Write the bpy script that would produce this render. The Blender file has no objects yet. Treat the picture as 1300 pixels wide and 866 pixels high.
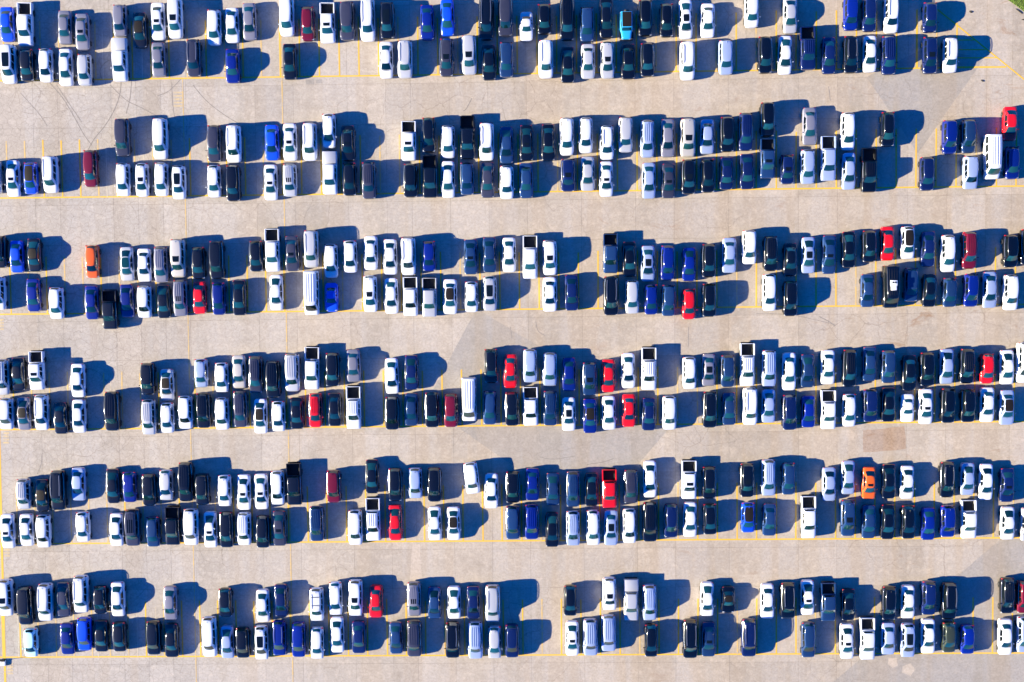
import bpy, bmesh, math, random
from mathutils import Matrix, Vector

# ------------------------------------------------------------------ camera, sky, sun, exposure
SC = bpy.context.scene
COL = SC.collection
CAM_H = 145.0
FPX = 1356.0                                   # focal length in photo pixels (photo is 1300 x 866)
ROT = (Matrix.Rotation(math.radians(-0.57524), 3, 'Z') @ Matrix.Rotation(math.radians(0.98849), 3, 'Y')
       @ Matrix.Rotation(math.radians(-2.27265), 3, 'X'))
cam_d = bpy.data.cameras.new('camera')
cam = bpy.data.objects.new('camera', cam_d); COL.objects.link(cam)
cam.matrix_world = Matrix.Translation((0, 0, CAM_H)) @ ROT.to_4x4()
cam_d.sensor_fit = 'HORIZONTAL'; cam_d.sensor_width = 36.0
cam_d.lens = 36.0 * FPX / 1300.0
cam_d.clip_start = 1.0; cam_d.clip_end = 2000.0
SC.camera = cam

SUN_EL = math.radians(19.0)
SHADOW_AZ = math.radians(8.5)                  # shadows run along +X, turned this much towards +Y
sun_from = Vector((-math.cos(SUN_EL) * math.cos(SHADOW_AZ), -math.cos(SUN_EL) * math.sin(SHADOW_AZ), math.sin(SUN_EL)))
world = bpy.data.worlds.new('World'); SC.world = world; world.use_nodes = True
wn = world.node_tree.nodes; wl = world.node_tree.links
for n in list(wn): wn.remove(n)
sky = wn.new('ShaderNodeTexSky'); sky.sky_type = 'NISHITA'; sky.sun_disc = False
sky.sun_elevation = SUN_EL
sky.sun_rotation = math.atan2(sun_from.x, sun_from.y)
sky.ozone_density = 8.0; sky.air_density = 1.0; sky.dust_density = 0.2; sky.altitude = 100.0
hs = wn.new('ShaderNodeHueSaturation'); hs.inputs['Saturation'].default_value = 1.2
tint = wn.new('ShaderNodeMixRGB'); tint.blend_type = 'MULTIPLY'; tint.inputs['Fac'].default_value = 1.0; tint.inputs[2].default_value = (0.45, 0.68, 1.0, 1)
bg = wn.new('ShaderNodeBackground'); bg.inputs['Strength'].default_value = 0.085
wo = wn.new('ShaderNodeOutputWorld')
wl.new(sky.outputs[0], hs.inputs['Color']); wl.new(hs.outputs[0], tint.inputs[1]); wl.new(tint.outputs[0], bg.inputs['Color']); wl.new(bg.outputs[0], wo.inputs['Surface'])

sd = bpy.data.lights.new('sun', 'SUN'); sd.energy = 5.0; sd.angle = math.radians(0.5); sd.color = (1.0, 0.885, 0.635)
so = bpy.data.objects.new('sun', sd); COL.objects.link(so)
so.rotation_euler = sun_from.to_track_quat('Z', 'Y').to_euler()
so.location = sun_from * 200

SC.view_settings.view_transform = 'Standard'; SC.view_settings.look = 'None'
SC.view_settings.exposure = 1.85; SC.view_settings.gamma = 1.0
SC.render.engine = 'CYCLES'

def ground_at(px, py, h=0.0):
    """world point at height h seen at photo pixel (px, py)"""
    d = ROT @ Vector(((px - 650.0) / FPX, -(py - 433.0) / FPX, -1.0))
    t = (h - CAM_H) / d.z
    return Vector((d.x * t, d.y * t, h))
NADIR_Y = 379.0

# ------------------------------------------------------------------ materials
def nt(name):
    m = bpy.data.materials.new(name); m.use_nodes = True
    return m, m.node_tree.nodes, m.node_tree.links, m.node_tree.nodes['Principled BSDF']

def simple(name, col, rough=0.6, metal=0.0, coat=0.0, spec=0.5):
    m, n, l, p = nt(name)
    p.inputs['Base Color'].default_value = (*col, 1); p.inputs['Roughness'].default_value = rough
    p.inputs['Metallic'].default_value = metal; p.inputs['Coat Weight'].default_value = coat
    p.inputs['Coat Roughness'].default_value = 0.05; p.inputs['Specular IOR Level'].default_value = spec
    return m

def paint(name, col, metal=0.0, var=0.06, dust=0.03):
    """car paint: clear coat over a slightly dusty base, a little different from car to car"""
    m, n, l, p = nt(name)
    oi = n.new('ShaderNodeObjectInfo')
    mr = n.new('ShaderNodeMapRange'); mr.inputs['To Min'].default_value = 1 - var; mr.inputs['To Max'].default_value = 1 + var
    l.new(oi.outputs['Random'], mr.inputs['Value'])
    hsv = n.new('ShaderNodeHueSaturation'); hsv.inputs['Color'].default_value = (*col, 1)
    l.new(mr.outputs[0], hsv.inputs['Value'])
    tc = n.new('ShaderNodeTexCoord')
    no = n.new('ShaderNodeTexNoise'); no.inputs['Scale'].default_value = 2.3; no.inputs['Detail'].default_value = 4
    l.new(tc.outputs['Object'], no.inputs['Vector'])
    dr = n.new('ShaderNodeMapRange'); dr.inputs['From Min'].default_value = 0.5; dr.inputs['From Max'].default_value = 0.8
    dr.inputs['To Max'].default_value = dust
    l.new(no.outputs['Fac'], dr.inputs['Value'])
    mx = n.new('ShaderNodeMixRGB'); mx.inputs['Color2'].default_value = (0.34, 0.29, 0.23, 1)
    l.new(dr.outputs[0], mx.inputs['Fac']); l.new(hsv.outputs[0], mx.inputs['Color1'])
    l.new(mx.outputs[0], p.inputs['Base Color'])
    p.inputs['Roughness'].default_value = 0.45; p.inputs['Metallic'].default_value = metal; p.inputs['Specular IOR Level'].default_value = 0.12
    p.inputs['Coat Weight'].default_value = 1.0; p.inputs['Coat IOR'].default_value = 1.7; p.inputs['Coat Roughness'].default_value = 0.07
    return m

PAINT = {
 'W': ('white', paint('paint_white', (0.62, 0.645, 0.705), 0, 0.06)),
 'S': ('silver', paint('paint_silver', (0.48, 0.49, 0.52), 0.3)),
 'L': ('pale silver-blue', paint('paint_silver_blue', (0.33, 0.41, 0.60), 0.3)),
 'T': ('champagne', paint('paint_champagne', (0.52, 0.49, 0.45), 0.3)),
 'G': ('grey', paint('paint_grey', (0.20, 0.20, 0.25), 0.3, 0.12)),
 'D': ('dark grey', paint('paint_dark_grey', (0.036, 0.038, 0.062), 0.2, 0.15)),
 'K': ('black', paint('paint_black', (0.0006, 0.0016, 0.0045), 0, 0.5, 0.003)),
 'N': ('navy', paint('paint_navy', (0.0025, 0.010, 0.070), 0.1, 0.2, 0.012)),
 'E': ('slate blue', paint('paint_slate_sky_sheen', (0.010, 0.036, 0.115), 0.2, 0.18, 0.02)),  # blue is partly sky reflection on grey paint, put into the base colour
 'B': ('bright blue', paint('paint_blue', (0.004, 0.06, 0.58), 0.05, 0.1, 0.01)),
 'Y': ('royal blue', paint('paint_royal', (0.001, 0.011, 0.175), 0.05, 0.25, 0.004)),
 'C': ('sky blue', paint('paint_sky_blue', (0.02, 0.34, 0.66), 0)),
 'P': ('pale mint', paint('paint_mint', (0.45, 0.72, 0.76), 0)),
 'R': ('red', paint('paint_red', (0.60, 0.004, 0.007), 0, 0.1, 0.008)),
 'M': ('maroon', paint('paint_maroon', (0.125, 0.003, 0.014), 0.1, 0.15, 0.01)),
 'O': ('orange', paint('paint_orange', (0.70, 0.10, 0.006), 0, 0.05, 0.01)),
 'V': ('dark olive', paint('paint_olive', (0.030, 0.040, 0.022), 0.1)),
}
M = {
 'glass': simple('tinted_glass', (0.006, 0.045, 0.052), 0.04, 0, 0, 0.9),
 'glass_side': simple('dark_side_glass', (0.004, 0.007, 0.009), 0.05, 0, 0, 0.6),
 'trim': simple('black_trim', (0.008, 0.008, 0.009), 0.5, 0, 0, 0.25),
 'softtop': simple('black_roof', (0.012, 0.010, 0.009), 0.5, 0, 0, 0.2),
 'liner': simple('bed_liner', (0.010, 0.010, 0.011), 0.85),
 'tyre': simple('tyre_rubber', (0.014, 0.014, 0.015), 0.8),
 'rim': simple('alloy_rim', (0.45, 0.46, 0.48), 0.3, 0.8),
 'head': simple('headlight_lens', (0.55, 0.58, 0.62), 0.08, 0.2, 1.0),
 'tail': simple('taillight_lens', (0.42, 0.008, 0.012), 0.15, 0, 1.0),
 'rail': simple('roof_rail_metal', (0.45, 0.46, 0.48), 0.3, 0.8),
 'chrome': simple('chrome_trim', (0.7, 0.71, 0.73), 0.22, 1.0),
 'unit': simple('white_plastic', (0.78, 0.78, 0.77), 0.5),
 'steel': simple('galvanised_steel', (0.4, 0.41, 0.42), 0.4, 0.8),
 'rubber': simple('scrap_rubber', (0.03, 0.027, 0.025), 0.9),
}

def vary_glass(m, lo, hi):
    """windows differ from car to car: tint, film, age"""
    n, l = m.node_tree.nodes, m.node_tree.links; p = n['Principled BSDF']
    oi = n.new('ShaderNodeObjectInfo'); mr = n.new('ShaderNodeMapRange'); mr.inputs['To Min'].default_value = lo; mr.inputs['To Max'].default_value = hi
    h = n.new('ShaderNodeHueSaturation'); h.inputs['Color'].default_value = p.inputs['Base Color'].default_value[:]
    l.new(oi.outputs['Random'], mr.inputs['Value']); l.new(mr.outputs[0], h.inputs['Value']); l.new(h.outputs[0], p.inputs['Base Color'])
vary_glass(M['glass'], 0.25, 1.45)
_n = ROT.transposed() @ Vector((0, 0, -1))
NADIR_Y = 433.0 + FPX * _n.y / _n.z * 1.0 if False else 433.0 - FPX * (_n.y / -_n.z)

# ------------------------------------------------------------------ the lot: concrete, joints, patches, markings
def concrete(name, c1, c2, c3, slab_var=0.06, cracks=1.0, rust=1.0):
    m, n, l, p = nt(name)
    geo = n.new('ShaderNodeNewGeometry')
    def mapping(sx, sy, off=0.0):
        mp = n.new('ShaderNodeMapping'); mp.inputs['Scale'].default_value = (sx, sy, 0.0)
        mp.inputs['Location'].default_value = (off, off * .7, 0)
        l.new(geo.outputs['Position'], mp.inputs['Vector']); return mp
    def noise(mp, scale, detail, rough=0.6, dist=0.0):
        t = n.new('ShaderNodeTexNoise'); t.inputs['Scale'].default_value = scale; t.inputs['Detail'].default_value = detail
        t.inputs['Roughness'].default_value = rough; t.inputs['Distortion'].default_value = dist
        l.new(mp.outputs[0], t.inputs['Vector']); return t
    def rng(src, a, b, lo=0.0, hi=1.0):
        r = n.new('ShaderNodeMapRange'); r.inputs['From Min'].default_value = a; r.inputs['From Max'].default_value = b
        r.inputs['To Min'].default_value = lo; r.inputs['To Max'].default_value = hi
        l.new(src, r.inputs['Value']); return r.outputs[0]
    def mix(fac, a, b, mode='MIX'):
        x = n.new('ShaderNodeMixRGB'); x.blend_type = mode
        if isinstance(fac, float): x.inputs['Fac'].default_value = fac
        else: l.new(fac, x.inputs['Fac'])
        for i, s in ((1, a), (2, b)):
            if isinstance(s, tuple): x.inputs[i].default_value = (*s, 1)
            else: l.new(s, x.inputs[i])
        return x.outputs[0]
    def mul(a, b):
        x = n.new('ShaderNodeMath'); x.operation = 'MULTIPLY'
        l.new(a, x.inputs[0])
        if isinstance(b, float): x.inputs[1].default_value = b
        else: l.new(b, x.inputs[1])
        return x.outputs[0]
    iso = mapping(1, 1)
    big = noise(iso, 0.055, 6, 0.62)
    col = mix(rng(big.outputs['Fac'], 0.40, 0.60), c1, c2)
    med = noise(iso, 0.45, 8, 0.7, 0.4)
    col = mix(rng(med.outputs['Fac'], 0.48, 0.74, 0, 0.9), col, c3)
    # sealer and traffic streaks along the aisles (X) and drips along the bays (Y)
    sx = noise(mapping(0.05, 0.75, 3.1), 1.0, 6, 0.6)
    col = mix(rng(sx.outputs['Fac'], 0.54, 0.78, 0, 0.5), col, (c1[0] * 1.18, c1[1] * 1.18, c1[2] * 1.18))
    sy = noise(mapping(0.55, 0.05, 7.7), 1.0, 6, 0.6)
    col = mix(rng(sy.outputs['Fac'], 0.52, 0.80, 0, 0.5), col, (c3[0] * .86, c3[1] * .85, c3[2] * .85))
    # pours of slightly different concrete: bands along Y, some grey, some tan
    bn = noise(mapping(0.16, 0.012, 23.0), 1.0, 3, 0.5)
    col = mix(rng(bn.outputs['Fac'], 0.47, 0.53, 0, 0.55), col, (c1[0] * 1.0, c1[1] * 1.04, c1[2] * 1.12))
    bn2 = noise(mapping(0.28, 0.02, 41.0), 1.0, 3, 0.5)
    col = mix(rng(bn2.outputs['Fac'], 0.50, 0.58, 0, 0.5), col, (c2[0] * 1.06, c2[1] * .98, c2[2] * .88))
    # pale efflorescence blotches
    ef = noise(mapping(1, 1, 31.0), 0.21, 7, 0.72, 0.8)
    col = mix(rng(ef.outputs['Fac'], 0.60, 0.74, 0, 0.5), col, (c1[0] * 1.28, c1[1] * 1.27, c1[2] * 1.25))
    # fine aggregate
    fine = noise(iso, 3.4, 6, 0.8)
    col = mix(rng(fine.outputs['Fac'], 0.42, 0.72, 0, 0.55), col, (c3[0] * .66, c3[1] * .63, c3[2] * .6))
    fin2 = noise(mapping(1, 1, 19.0), 1.3, 6, 0.75)
    col = mix(rng(fin2.outputs['Fac'], 0.50, 0.75, 0, 0.6), col, (c1[0] * 1.3, c1[1] * 1.27, c1[2] * 1.24))
    # oil and rust stains, more of them on the east side
    st = noise(mapping(.5, 1.2, 12.0), 0.33, 7, 0.74, 0.7)
    sep = n.new('ShaderNodeSeparateXYZ'); l.new(geo.outputs['Position'], sep.inputs[0])
    east = rng(sep.outputs['X'], -10.0, 55.0, 0.25, 1.0)
    col = mix(mul(mul(rng(st.outputs['Fac'], 0.60, 0.73), east), 0.8 * rust), col, (0.25, 0.165, 0.11))
    oil = noise(mapping(1, 1, 51.0), 0.9, 5, 0.6, 0.3)
    col = mix(mul(rng(oil.outputs['Fac'], 0.70, 0.80), 0.45), col, (0.10, 0.09, 0.085))
    # wandering cracks
    wv = noise(mapping(1, 1, 4.0), 0.35, 5, 0.6)
    dis = n.new('ShaderNodeMixRGB'); dis.blend_type = 'LINEAR_LIGHT'; dis.inputs['Fac'].default_value = 1.9
    l.new(iso.outputs[0], dis.inputs[1]); l.new(wv.outputs['Color'], dis.inputs[2])
    vo = n.new('ShaderNodeTexVoronoi'); vo.feature = 'DISTANCE_TO_EDGE'; vo.voronoi_dimensions = '2D'
    vo.inputs['Scale'].default_value = 0.30; vo.inputs['Randomness'].default_value = 1.0
    l.new(dis.outputs[0], vo.inputs['Vector'])
    cm = noise(mapping(1, 1, 77.0), 0.07, 4)
    ck = mul(rng(vo.outputs['Distance'], 0.0, 0.016, 1.0, 0.0), rng(cm.outputs['Fac'], 0.45, 0.62, 0.03, 0.55 * cracks))
    col = mix(ck, col, (0.16, 0.125, 0.10))
    vo2 = n.new('ShaderNodeTexVoronoi'); vo2.feature = 'DISTANCE_TO_EDGE'; vo2.voronoi_dimensions = '2D'
    vo2.inputs['Scale'].default_value = 0.95; l.new(dis.outputs[0], vo2.inputs['Vector'])
    west = rng(sep.outputs['X'], -20.0, -55.0, 0.0, 1.0)
    ck2 = mul(mul(rng(vo2.outputs['Distance'], 0.0, 0.035, 1.0, 0.0), west), 0.6 * cracks)
    col = mix(ck2, col, (0.19, 0.155, 0.125))
    # tone of the single slab
    oi = n.new('ShaderNodeObjectInfo')
    hsv = n.new('ShaderNodeHueSaturation'); l.new(col, hsv.inputs['Color'])
    l.new(rng(oi.outputs['Random'], 0.0, 1.0, 1 - slab_var, 1 + slab_var), hsv.inputs['Value'])
    # the west third is greyer, the rest warmer
    l.new(rng(sep.outputs['X'], -50.0, 10.0, 0.86, 1.16), hsv.inputs['Saturation'])
    l.new(hsv.outputs[0], p.inputs['Base Color'])
    p.inputs['Roughness'].default_value = 0.9; p.inputs['Specular IOR Level'].default_value = 0.2
    bp = n.new('ShaderNodeBump'); bp.inputs['Strength'].default_value = 0.25; bp.inputs['Distance'].default_value = 0.012
    l.new(med.outputs['Fac'], bp.inputs['Height']); l.new(bp.outputs[0], p.inputs['Normal'])
    return m

MC = concrete('concrete', (0.43, 0.375, 0.315), (0.36, 0.32, 0.275), (0.315, 0.27, 0.22))
MP = concrete('grey_patch_concrete', (0.335, 0.305, 0.272), (0.31, 0.283, 0.252), (0.262, 0.235, 0.205), 0.02, 0.7, 0.6)
MB_ = concrete('brown_patch_concrete', (0.37, 0.295, 0.235), (0.33, 0.255, 0.195), (0.21, 0.15, 0.11), 0.02, 1.4, 1.2)
ML = concrete('pale_patch_concrete', (0.45, 0.395, 0.335), (0.43, 0.375, 0.32), (0.36, 0.31, 0.26), 0.02, 0.3, 0.3)
MJ = simple('joint_filler', (0.13, 0.105, 0.085), 0.95)

def line_paint(name, col, wear):
    m, n, l, p = nt(name)
    geo = n.new('ShaderNodeNewGeometry')
    t = n.new('ShaderNodeTexNoise'); t.inputs['Scale'].default_value = 1.7; t.inputs['Detail'].default_value = 8; t.inputs['Roughness'].default_value = 0.75
    l.new(geo.outputs['Position'], t.inputs['Vector'])
    r = n.new('ShaderNodeMapRange'); r.inputs['From Min'].default_value = wear; r.inputs['From Max'].default_value = wear + 0.16
    l.new(t.outputs['Fac'], r.inputs['Value'])
    x = n.new('ShaderNodeMixRGB'); x.inputs[1].default_value = (*col, 1); x.inputs[2].default_value = (0.40, 0.33, 0.25, 1)
    l.new(r.outputs[0], x.inputs['Fac']); l.new(x.outputs[0], p.inputs['Base Color'])
    p.inputs['Roughness'].default_value = 0.8
    return m
MY = line_paint('yellow_line_paint', (0.68, 0.39, 0.035), 0.57)
MYF = line_paint('faded_yellow_paint', (0.56, 0.38, 0.13), 0.46)
MWF = line_paint('faded_pale_paint', (0.50, 0.45, 0.36), 0.45)
MYG = line_paint('nearly_gone_yellow_paint', (0.50, 0.38, 0.20), 0.42)
MT = simple('tyre_mark', (0.215, 0.19, 0.168), 0.9)

def mesh_obj(name, verts, faces, mat, parent=None, smooth=False):
    me = bpy.data.meshes.new(name); me.from_pydata([tuple(v) for v in verts], [], faces); me.update()
    if mat: me.materials.append(mat)
    if smooth: me.polygons.foreach_set('use_smooth', [True] * len(me.polygons))
    o = bpy.data.objects.new(name, me); COL.objects.link(o)
    if parent: o.parent = parent
    return o

ground = mesh_obj('ground', [(-600, -600, -0.012), (600, -600, -0.012), (600, 600, -0.012), (-600, 600, -0.012)], [(0, 1, 2, 3)], MJ)
ground['kind'] = 'structure'; ground['label'] = 'pale worn concrete parking lot with yellow bay lines'
lot_far = [(-600, -600), (600, -600), (600, 600), (-600, 600)]

def line_y(k): return 30.2534 - 15.8393 * k     # the base line of double row k
PITCH, X4 = 2.66811, -44.1731 + 4 * 2.66811
PITCH_W = 2.5045
def bay_x(i): return X4 + (i - 4) * (PITCH if i >= 4 else PITCH_W)
BAY_LEN = 7.75

# slabs: every slab is its own piece, joints 2 cm
rs = random.Random(5)
xs = [-84.0]
while xs[-1] < 76: xs.append(xs[-1] + rs.choice([5.2, 5.2, 7.3, 7.3, 9.4, 3.4]))
ysb = []
for k in range(-1, 7):
    ysb += [line_y(k) + BAY_LEN + 1.6, line_y(k) - 1.1]
ysb = sorted(set(round(v, 3) for v in ysb)); ysb = [v for v in ysb if -64 < v < 56]
J = 0.010
for a, b in zip(ysb[:-1], ysb[1:]):
    for c, d in zip(xs[:-1], xs[1:]):
        sj = rs.uniform(-0.12, 0.12) * 0
        v = [(c + J, a + J, 0), (d - J, a + J, 0), (d - J, b - J, 0), (c + J, b - J, 0)]
        v += [(x, y, -0.02) for x, y, _ in v]
        mesh_obj('concrete_slab', v, [(0, 1, 2, 3), (0, 4, 5, 1), (1, 5, 6, 2), (2, 6, 7, 3), (3, 7, 4, 0)], MC, ground)
# concrete beyond the slabs that the photograph shows, out to the horizon
Y0, Y1, X0_, X1_ = ysb[0], ysb[-1], xs[0], xs[-1]
for v in ([(-600, -600), (600, -600), (600, Y0 - J), (-600, Y0 - J)], [(-600, Y1 + J), (600, Y1 + J), (600, 600), (-600, 600)],
          [(-600, Y0), (X0_ - J, Y0), (X0_ - J, Y1), (-600, Y1)], [(X1_ + J, Y0), (600, Y0), (600, Y1), (X1_ + J, Y1)]):
    mesh_obj('concrete_field', [(x, y, 0) for x, y in v], [(0, 1, 2, 3)], MC, ground)

def sheet(name, pix, z, mat, jag=0.0, seed=1):
    """a flat piece of the lot given by its corners (photo pixels on the ground plane), edges slightly uneven"""
    r = random.Random(seed); pts = [ground_at(x, y) for x, y in pix]; out = []
    for a, b in zip(pts, pts[1:] + pts[:1]):
        n_ = max(1, int((b - a).length / 1.2)) if jag else 1
        for i in range(n_):
            q = a.lerp(b, i / n_)
            if i: q += Vector((r.uniform(-jag, jag), r.uniform(-jag, jag), 0))
            out.append((q.x, q.y, z))
    o = mesh_obj(name, out, [tuple(range(len(out)))], mat, ground)
    if o.data.polygons[0].normal.z < 0: o.data.flip_normals()
    return o
sheet('grey_patch', [(605, 392), (852, 541), (749, 661), (540, 513)], 0.002, MP, 0.04, 1)
sheet('grey_patch', [(1267, 687), (1330, 633), (1400, 760), (1330, 950), (960, 950)], 0.002, MP, 0.04, 2)
sheet('grey_patch', [(1100, 98), (1180, 58), (1248, 76), (1165, 195)], 0.002, MP, 0.04, 3)
sheet('repair_patch', [(1096, 546), (1148, 541), (1150, 570), (1096, 574)], 0.002, MB_, 0.12, 4)
sheet('repair_patch', [(1068, 546), (1080, 544), (1087, 551), (1083, 558), (1075, 561), (1067, 553)], 0.002, ML, 0.03, 5)
sheet('repair_patch', [(1128, 836), (1138, 835), (1140, 845), (1133, 848), (1127, 843)], 0.004, ML, 0.03, 6)
sheet('repair_patch', [(1146, 846), (1156, 842), (1162, 850), (1156, 858), (1145, 854)], 0.004, ML, 0.03, 7)
sheet('repair_patch', [(388, 101), (399, 101), (399, 107), (388, 107)], 0.002, MP, 0.02, 8)
sheet('repair_patch', [(401, 101), (409, 101), (409, 106), (401, 106)], 0.002, MP, 0.02, 9)
sheet('repair_patch', [(523, 692), (533, 691), (536, 745), (520, 745)], 0.002, ML, 0.03, 10)

# markings
_line_mesh = {}
def strip(name, a, b, w, z, mat):
    """a painted strip from a to b (ground plane points), its own object"""
    a, b = Vector((a[0], a[1], 0)), Vector((b[0], b[1], 0)); d = b - a; L = d.length
    key = (round(L, 2), w, mat.name)
    if key not in _line_mesh:
        me = bpy.data.meshes.new(name)
        me.from_pydata([(0, -w / 2, 0), (L, -w / 2, 0), (L, w / 2, 0), (0, w / 2, 0)], [], [(0, 1, 2, 3)]); me.materials.append(mat)
        _line_mesh[key] = me
    o = bpy.data.objects.new(name, _line_mesh[key]); COL.objects.link(o); o.parent = ground
    o.location = (a.x, a.y, z); o.rotation_euler = (0, 0, math.atan2(d.y, d.x)); return o
LW = 0.19
for k in range(6):
    y = line_y(k)
    skip = []
    a = bay_x(-14) if k else bay_x(-12)
    b = bay_x(42) if k else ground_at(1277, 85).x
    strip('bay_base_line', (a, y), (b, y), LW, 0.0065, MY)
    for i in range(-13, 43):
        if k == 0 and i > 38: continue
        if k == 0 and i == 38:
            strip('bay_line', (bay_x(i), y), (bay_x(i), y + 5.9), LW, 0.0085, MY); continue
        faded = (i < -2 and rs.random() < .6) or rs.random() < .12
        top = BAY_LEN + rs.uniform(-0.12, 0.12)
        strip('bay_line', (bay_x(i) + rs.uniform(-.04, .04), y), (bay_x(i), y + round(top, 1)), LW, 0.0085, MYF if faded else MY)
for px, k in ((131, 0), (181, 0), (136, 1), (183, 1), (139, 2), (142, 3), (125, 5), (199, 5), (175, 5), (24, 5)):
    g = ground_at(px, (95, 246, 395, 542, 686, 830)[k])
    strip('faded_bay_line', (g.x, line_y(k)), (g.x, line_y(k) + 7.0), 0.11, 0.0075, MWF)
# lines that run on through the aisles
strip('aisle_line', (bay_x(4) + 0.22, line_y(6) - 3), (bay_x(4) + 0.22, line_y(-1)), 0.15, 0.0100, MYF)
g0, g1 = ground_at(232, 110), ground_at(249, 850)
strip('aisle_line', (g1.x, g1.y - 6), (g0.x, g0.y + 1), 0.13, 0.0100, MYF)
g0, g1 = ground_at(3.2, 690), ground_at(6.5, 866)
strip('aisle_line', (g1.x, g1.y - 6), (g0.x, g0.y + 22), 0.30, 0.0100, MY)
# hatched corner by the verge
hp = lambda x, y: ground_at(1040 + x / 5, y / 5)
strip('hatch_border', hp(750, 60), hp(1330, 528), 0.17, 0.0115, MY)
for x0_, x1_, y0_ in ((868, 985, 255), (872, 1055, 316), (875, 1130, 368), (870, 1188, 425)):
    strip('hatch_line', hp(x0_, y0_), hp(x1_, y0_ - 1), 0.14, 0.0125, MY)
strip('hatch_line', hp(622, 60), hp(622, 432), 0.16, 0.0135, MY)
# worn stencilled marks by the edge line (no longer readable)
for px, py in ((8, 556), (9, 700), (13, 849), (1, 412)):
    for j in range(4):
        g = ground_at(px, py - 6 + j * 4)
        strip('stencil_mark', (g.x - .42, g.y), (g.x + .42, g.y), 0.24, 0.0115, MYG)
    g = ground_at(px, py)
    strip('stencil_mark', (g.x + .12, g.y - .7), (g.x + .12, g.y + .7), 0.12, 0.0125, MYG)
g = ground_at(226, 127)
for j in range(5): strip('stencil_mark', (g.x - .6, g.y + 1 - j * .45), (g.x + .6, g.y + 1 - j * .45), 0.2, 0.0115, MYG)

def ribbon(name, pix, w, z, mat):
    P = [ground_at(*p) for p in pix]; Q = []
    for i in range(len(P) - 1):                     # Catmull-Rom through the given points
        p0, p1, p2, p3 = P[max(i - 1, 0)], P[i], P[i + 1], P[min(i + 2, len(P) - 1)]
        for s in range(6):
            t = s / 6
            Q.append(0.5 * ((2 * p1) + (p2 - p0) * t + (2 * p0 - 5 * p1 + 4 * p2 - p3) * t * t + (3 * p1 - p0 - 3 * p2 + p3) * t ** 3))
    Q.append(P[-1]); V = []; F = []
    for i, q in enumerate(Q):
        d = (Q[min(i + 1, len(Q) - 1)] - Q[max(i - 1, 0)]); d.normalize(); nn = Vector((-d.y, d.x, 0)) * w / 2 * (0.5 + 0.5 * math.sin(i * 1.3 + w * 90) ** 2)
        V += [(q.x + nn.x, q.y + nn.y, z), (q.x - nn.x, q.y - nn.y, z)]
        if i: F.append((2 * i - 2, 2 * i - 1, 2 * i + 1, 2 * i))
    o = mesh_obj(name, V, F, mat, ground)
    if o.data.polygons[0].normal.z < 0: o.data.flip_normals()
for i, (pix, w) in enumerate((
    ([(154, 102), (152, 120), (145, 140), (133, 160), (120, 176), (112, 190)], .16), ([(167, 102), (165, 125), (160, 145)], .14),
    ([(63, 105), (80, 125), (95, 150), (106, 170), (117, 185)], .14), ([(72, 108), (90, 135), (104, 155)], .12),
    ([(140, 108), (160, 127), (180, 137), (200, 148)], .12), ([(230, 100), (215, 115), (200, 122)], .12),
    ([(26, 118), (50, 145), (60, 160)], .10), ([(245, 108), (262, 128), (285, 146), (305, 158)], .11),
    ([(218, 105), (219, 130), (222, 150)], .10), ([(599, 125), (592, 138), (588, 141)], .13),
    ([(139, 76), (131, 82), (127, 90), (129, 100)], .13), ([(960, 398), (1005, 400), (1060, 412)], .08),
    ([(1040, 402), (1052, 408), (1060, 414)], .14), ([(53, 578), (52, 590), (47, 602)], .10), ([(6, 648), (14, 658)], .12),
    ([(685, 580), (702, 583), (730, 579)], .10), ([(745, 590), (768, 586), (779, 582)], .12),
    ([(680, 408), (683, 420), (692, 426)], .08), ([(648, 415), (650, 430)], .08), ([(874, 415), (874, 440)], .08),
    ([(1052, 110), (1054, 128)], .09))):
    ribbon('crack' if w < .11 else 'tyre_mark', pix, w, 0.0045 + .00008 * i, MT)
# ------------------------------------------------------------------ vehicle shapes (nose towards -Y, base on z = 0)
def finish(bm, name, mats, sharp=40):
    bmesh.ops.remove_doubles(bm, verts=bm.verts, dist=0.0008)
    me = bpy.data.meshes.new(name); bm.to_mesh(me); bm.free()
    for m_ in mats: me.materials.append(m_)
    me.polygons.foreach_set('use_smooth', [True] * len(me.polygons))
    me.set_sharp_from_angle(angle=math.radians(sharp)); me.update()
    return me

def grid(bm, fn, us, vs, flip=False, mat=0):
    V = [[bm.verts.new(fn(u, v)) for v in vs] for u in us]
    for i in range(len(us) - 1):
        for j in range(len(vs) - 1):
            q = (V[i][j], V[i + 1][j], V[i + 1][j + 1], V[i][j + 1])
            f = bm.faces.new(q[::-1] if flip else q); f.material_index = mat
    return V

def lin(a, b, n): return [a + (b - a) * i / (n - 1) for i in range(n)]

def box(bm, x0, x1, y0, y1, z0, z1, mat=0, bev=0.0):
    g = bmesh.ops.create_cube(bm, size=1.0, matrix=Matrix.Translation(((x0 + x1) / 2, (y0 + y1) / 2, (z0 + z1) / 2)) @ Matrix.Diagonal((x1 - x0, y1 - y0, z1 - z0, 1)))
    fs = {f for v in g['verts'] for f in v.link_faces}
    for f in fs: f.material_index = mat
    if bev:
        es = list({e for f in fs for e in f.edges})
        r = bmesh.ops.bevel(bm, geom=es, offset=bev, segments=2, affect='EDGES', profile=0.5)
        for f in r['faces']: f.material_index = mat

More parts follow.
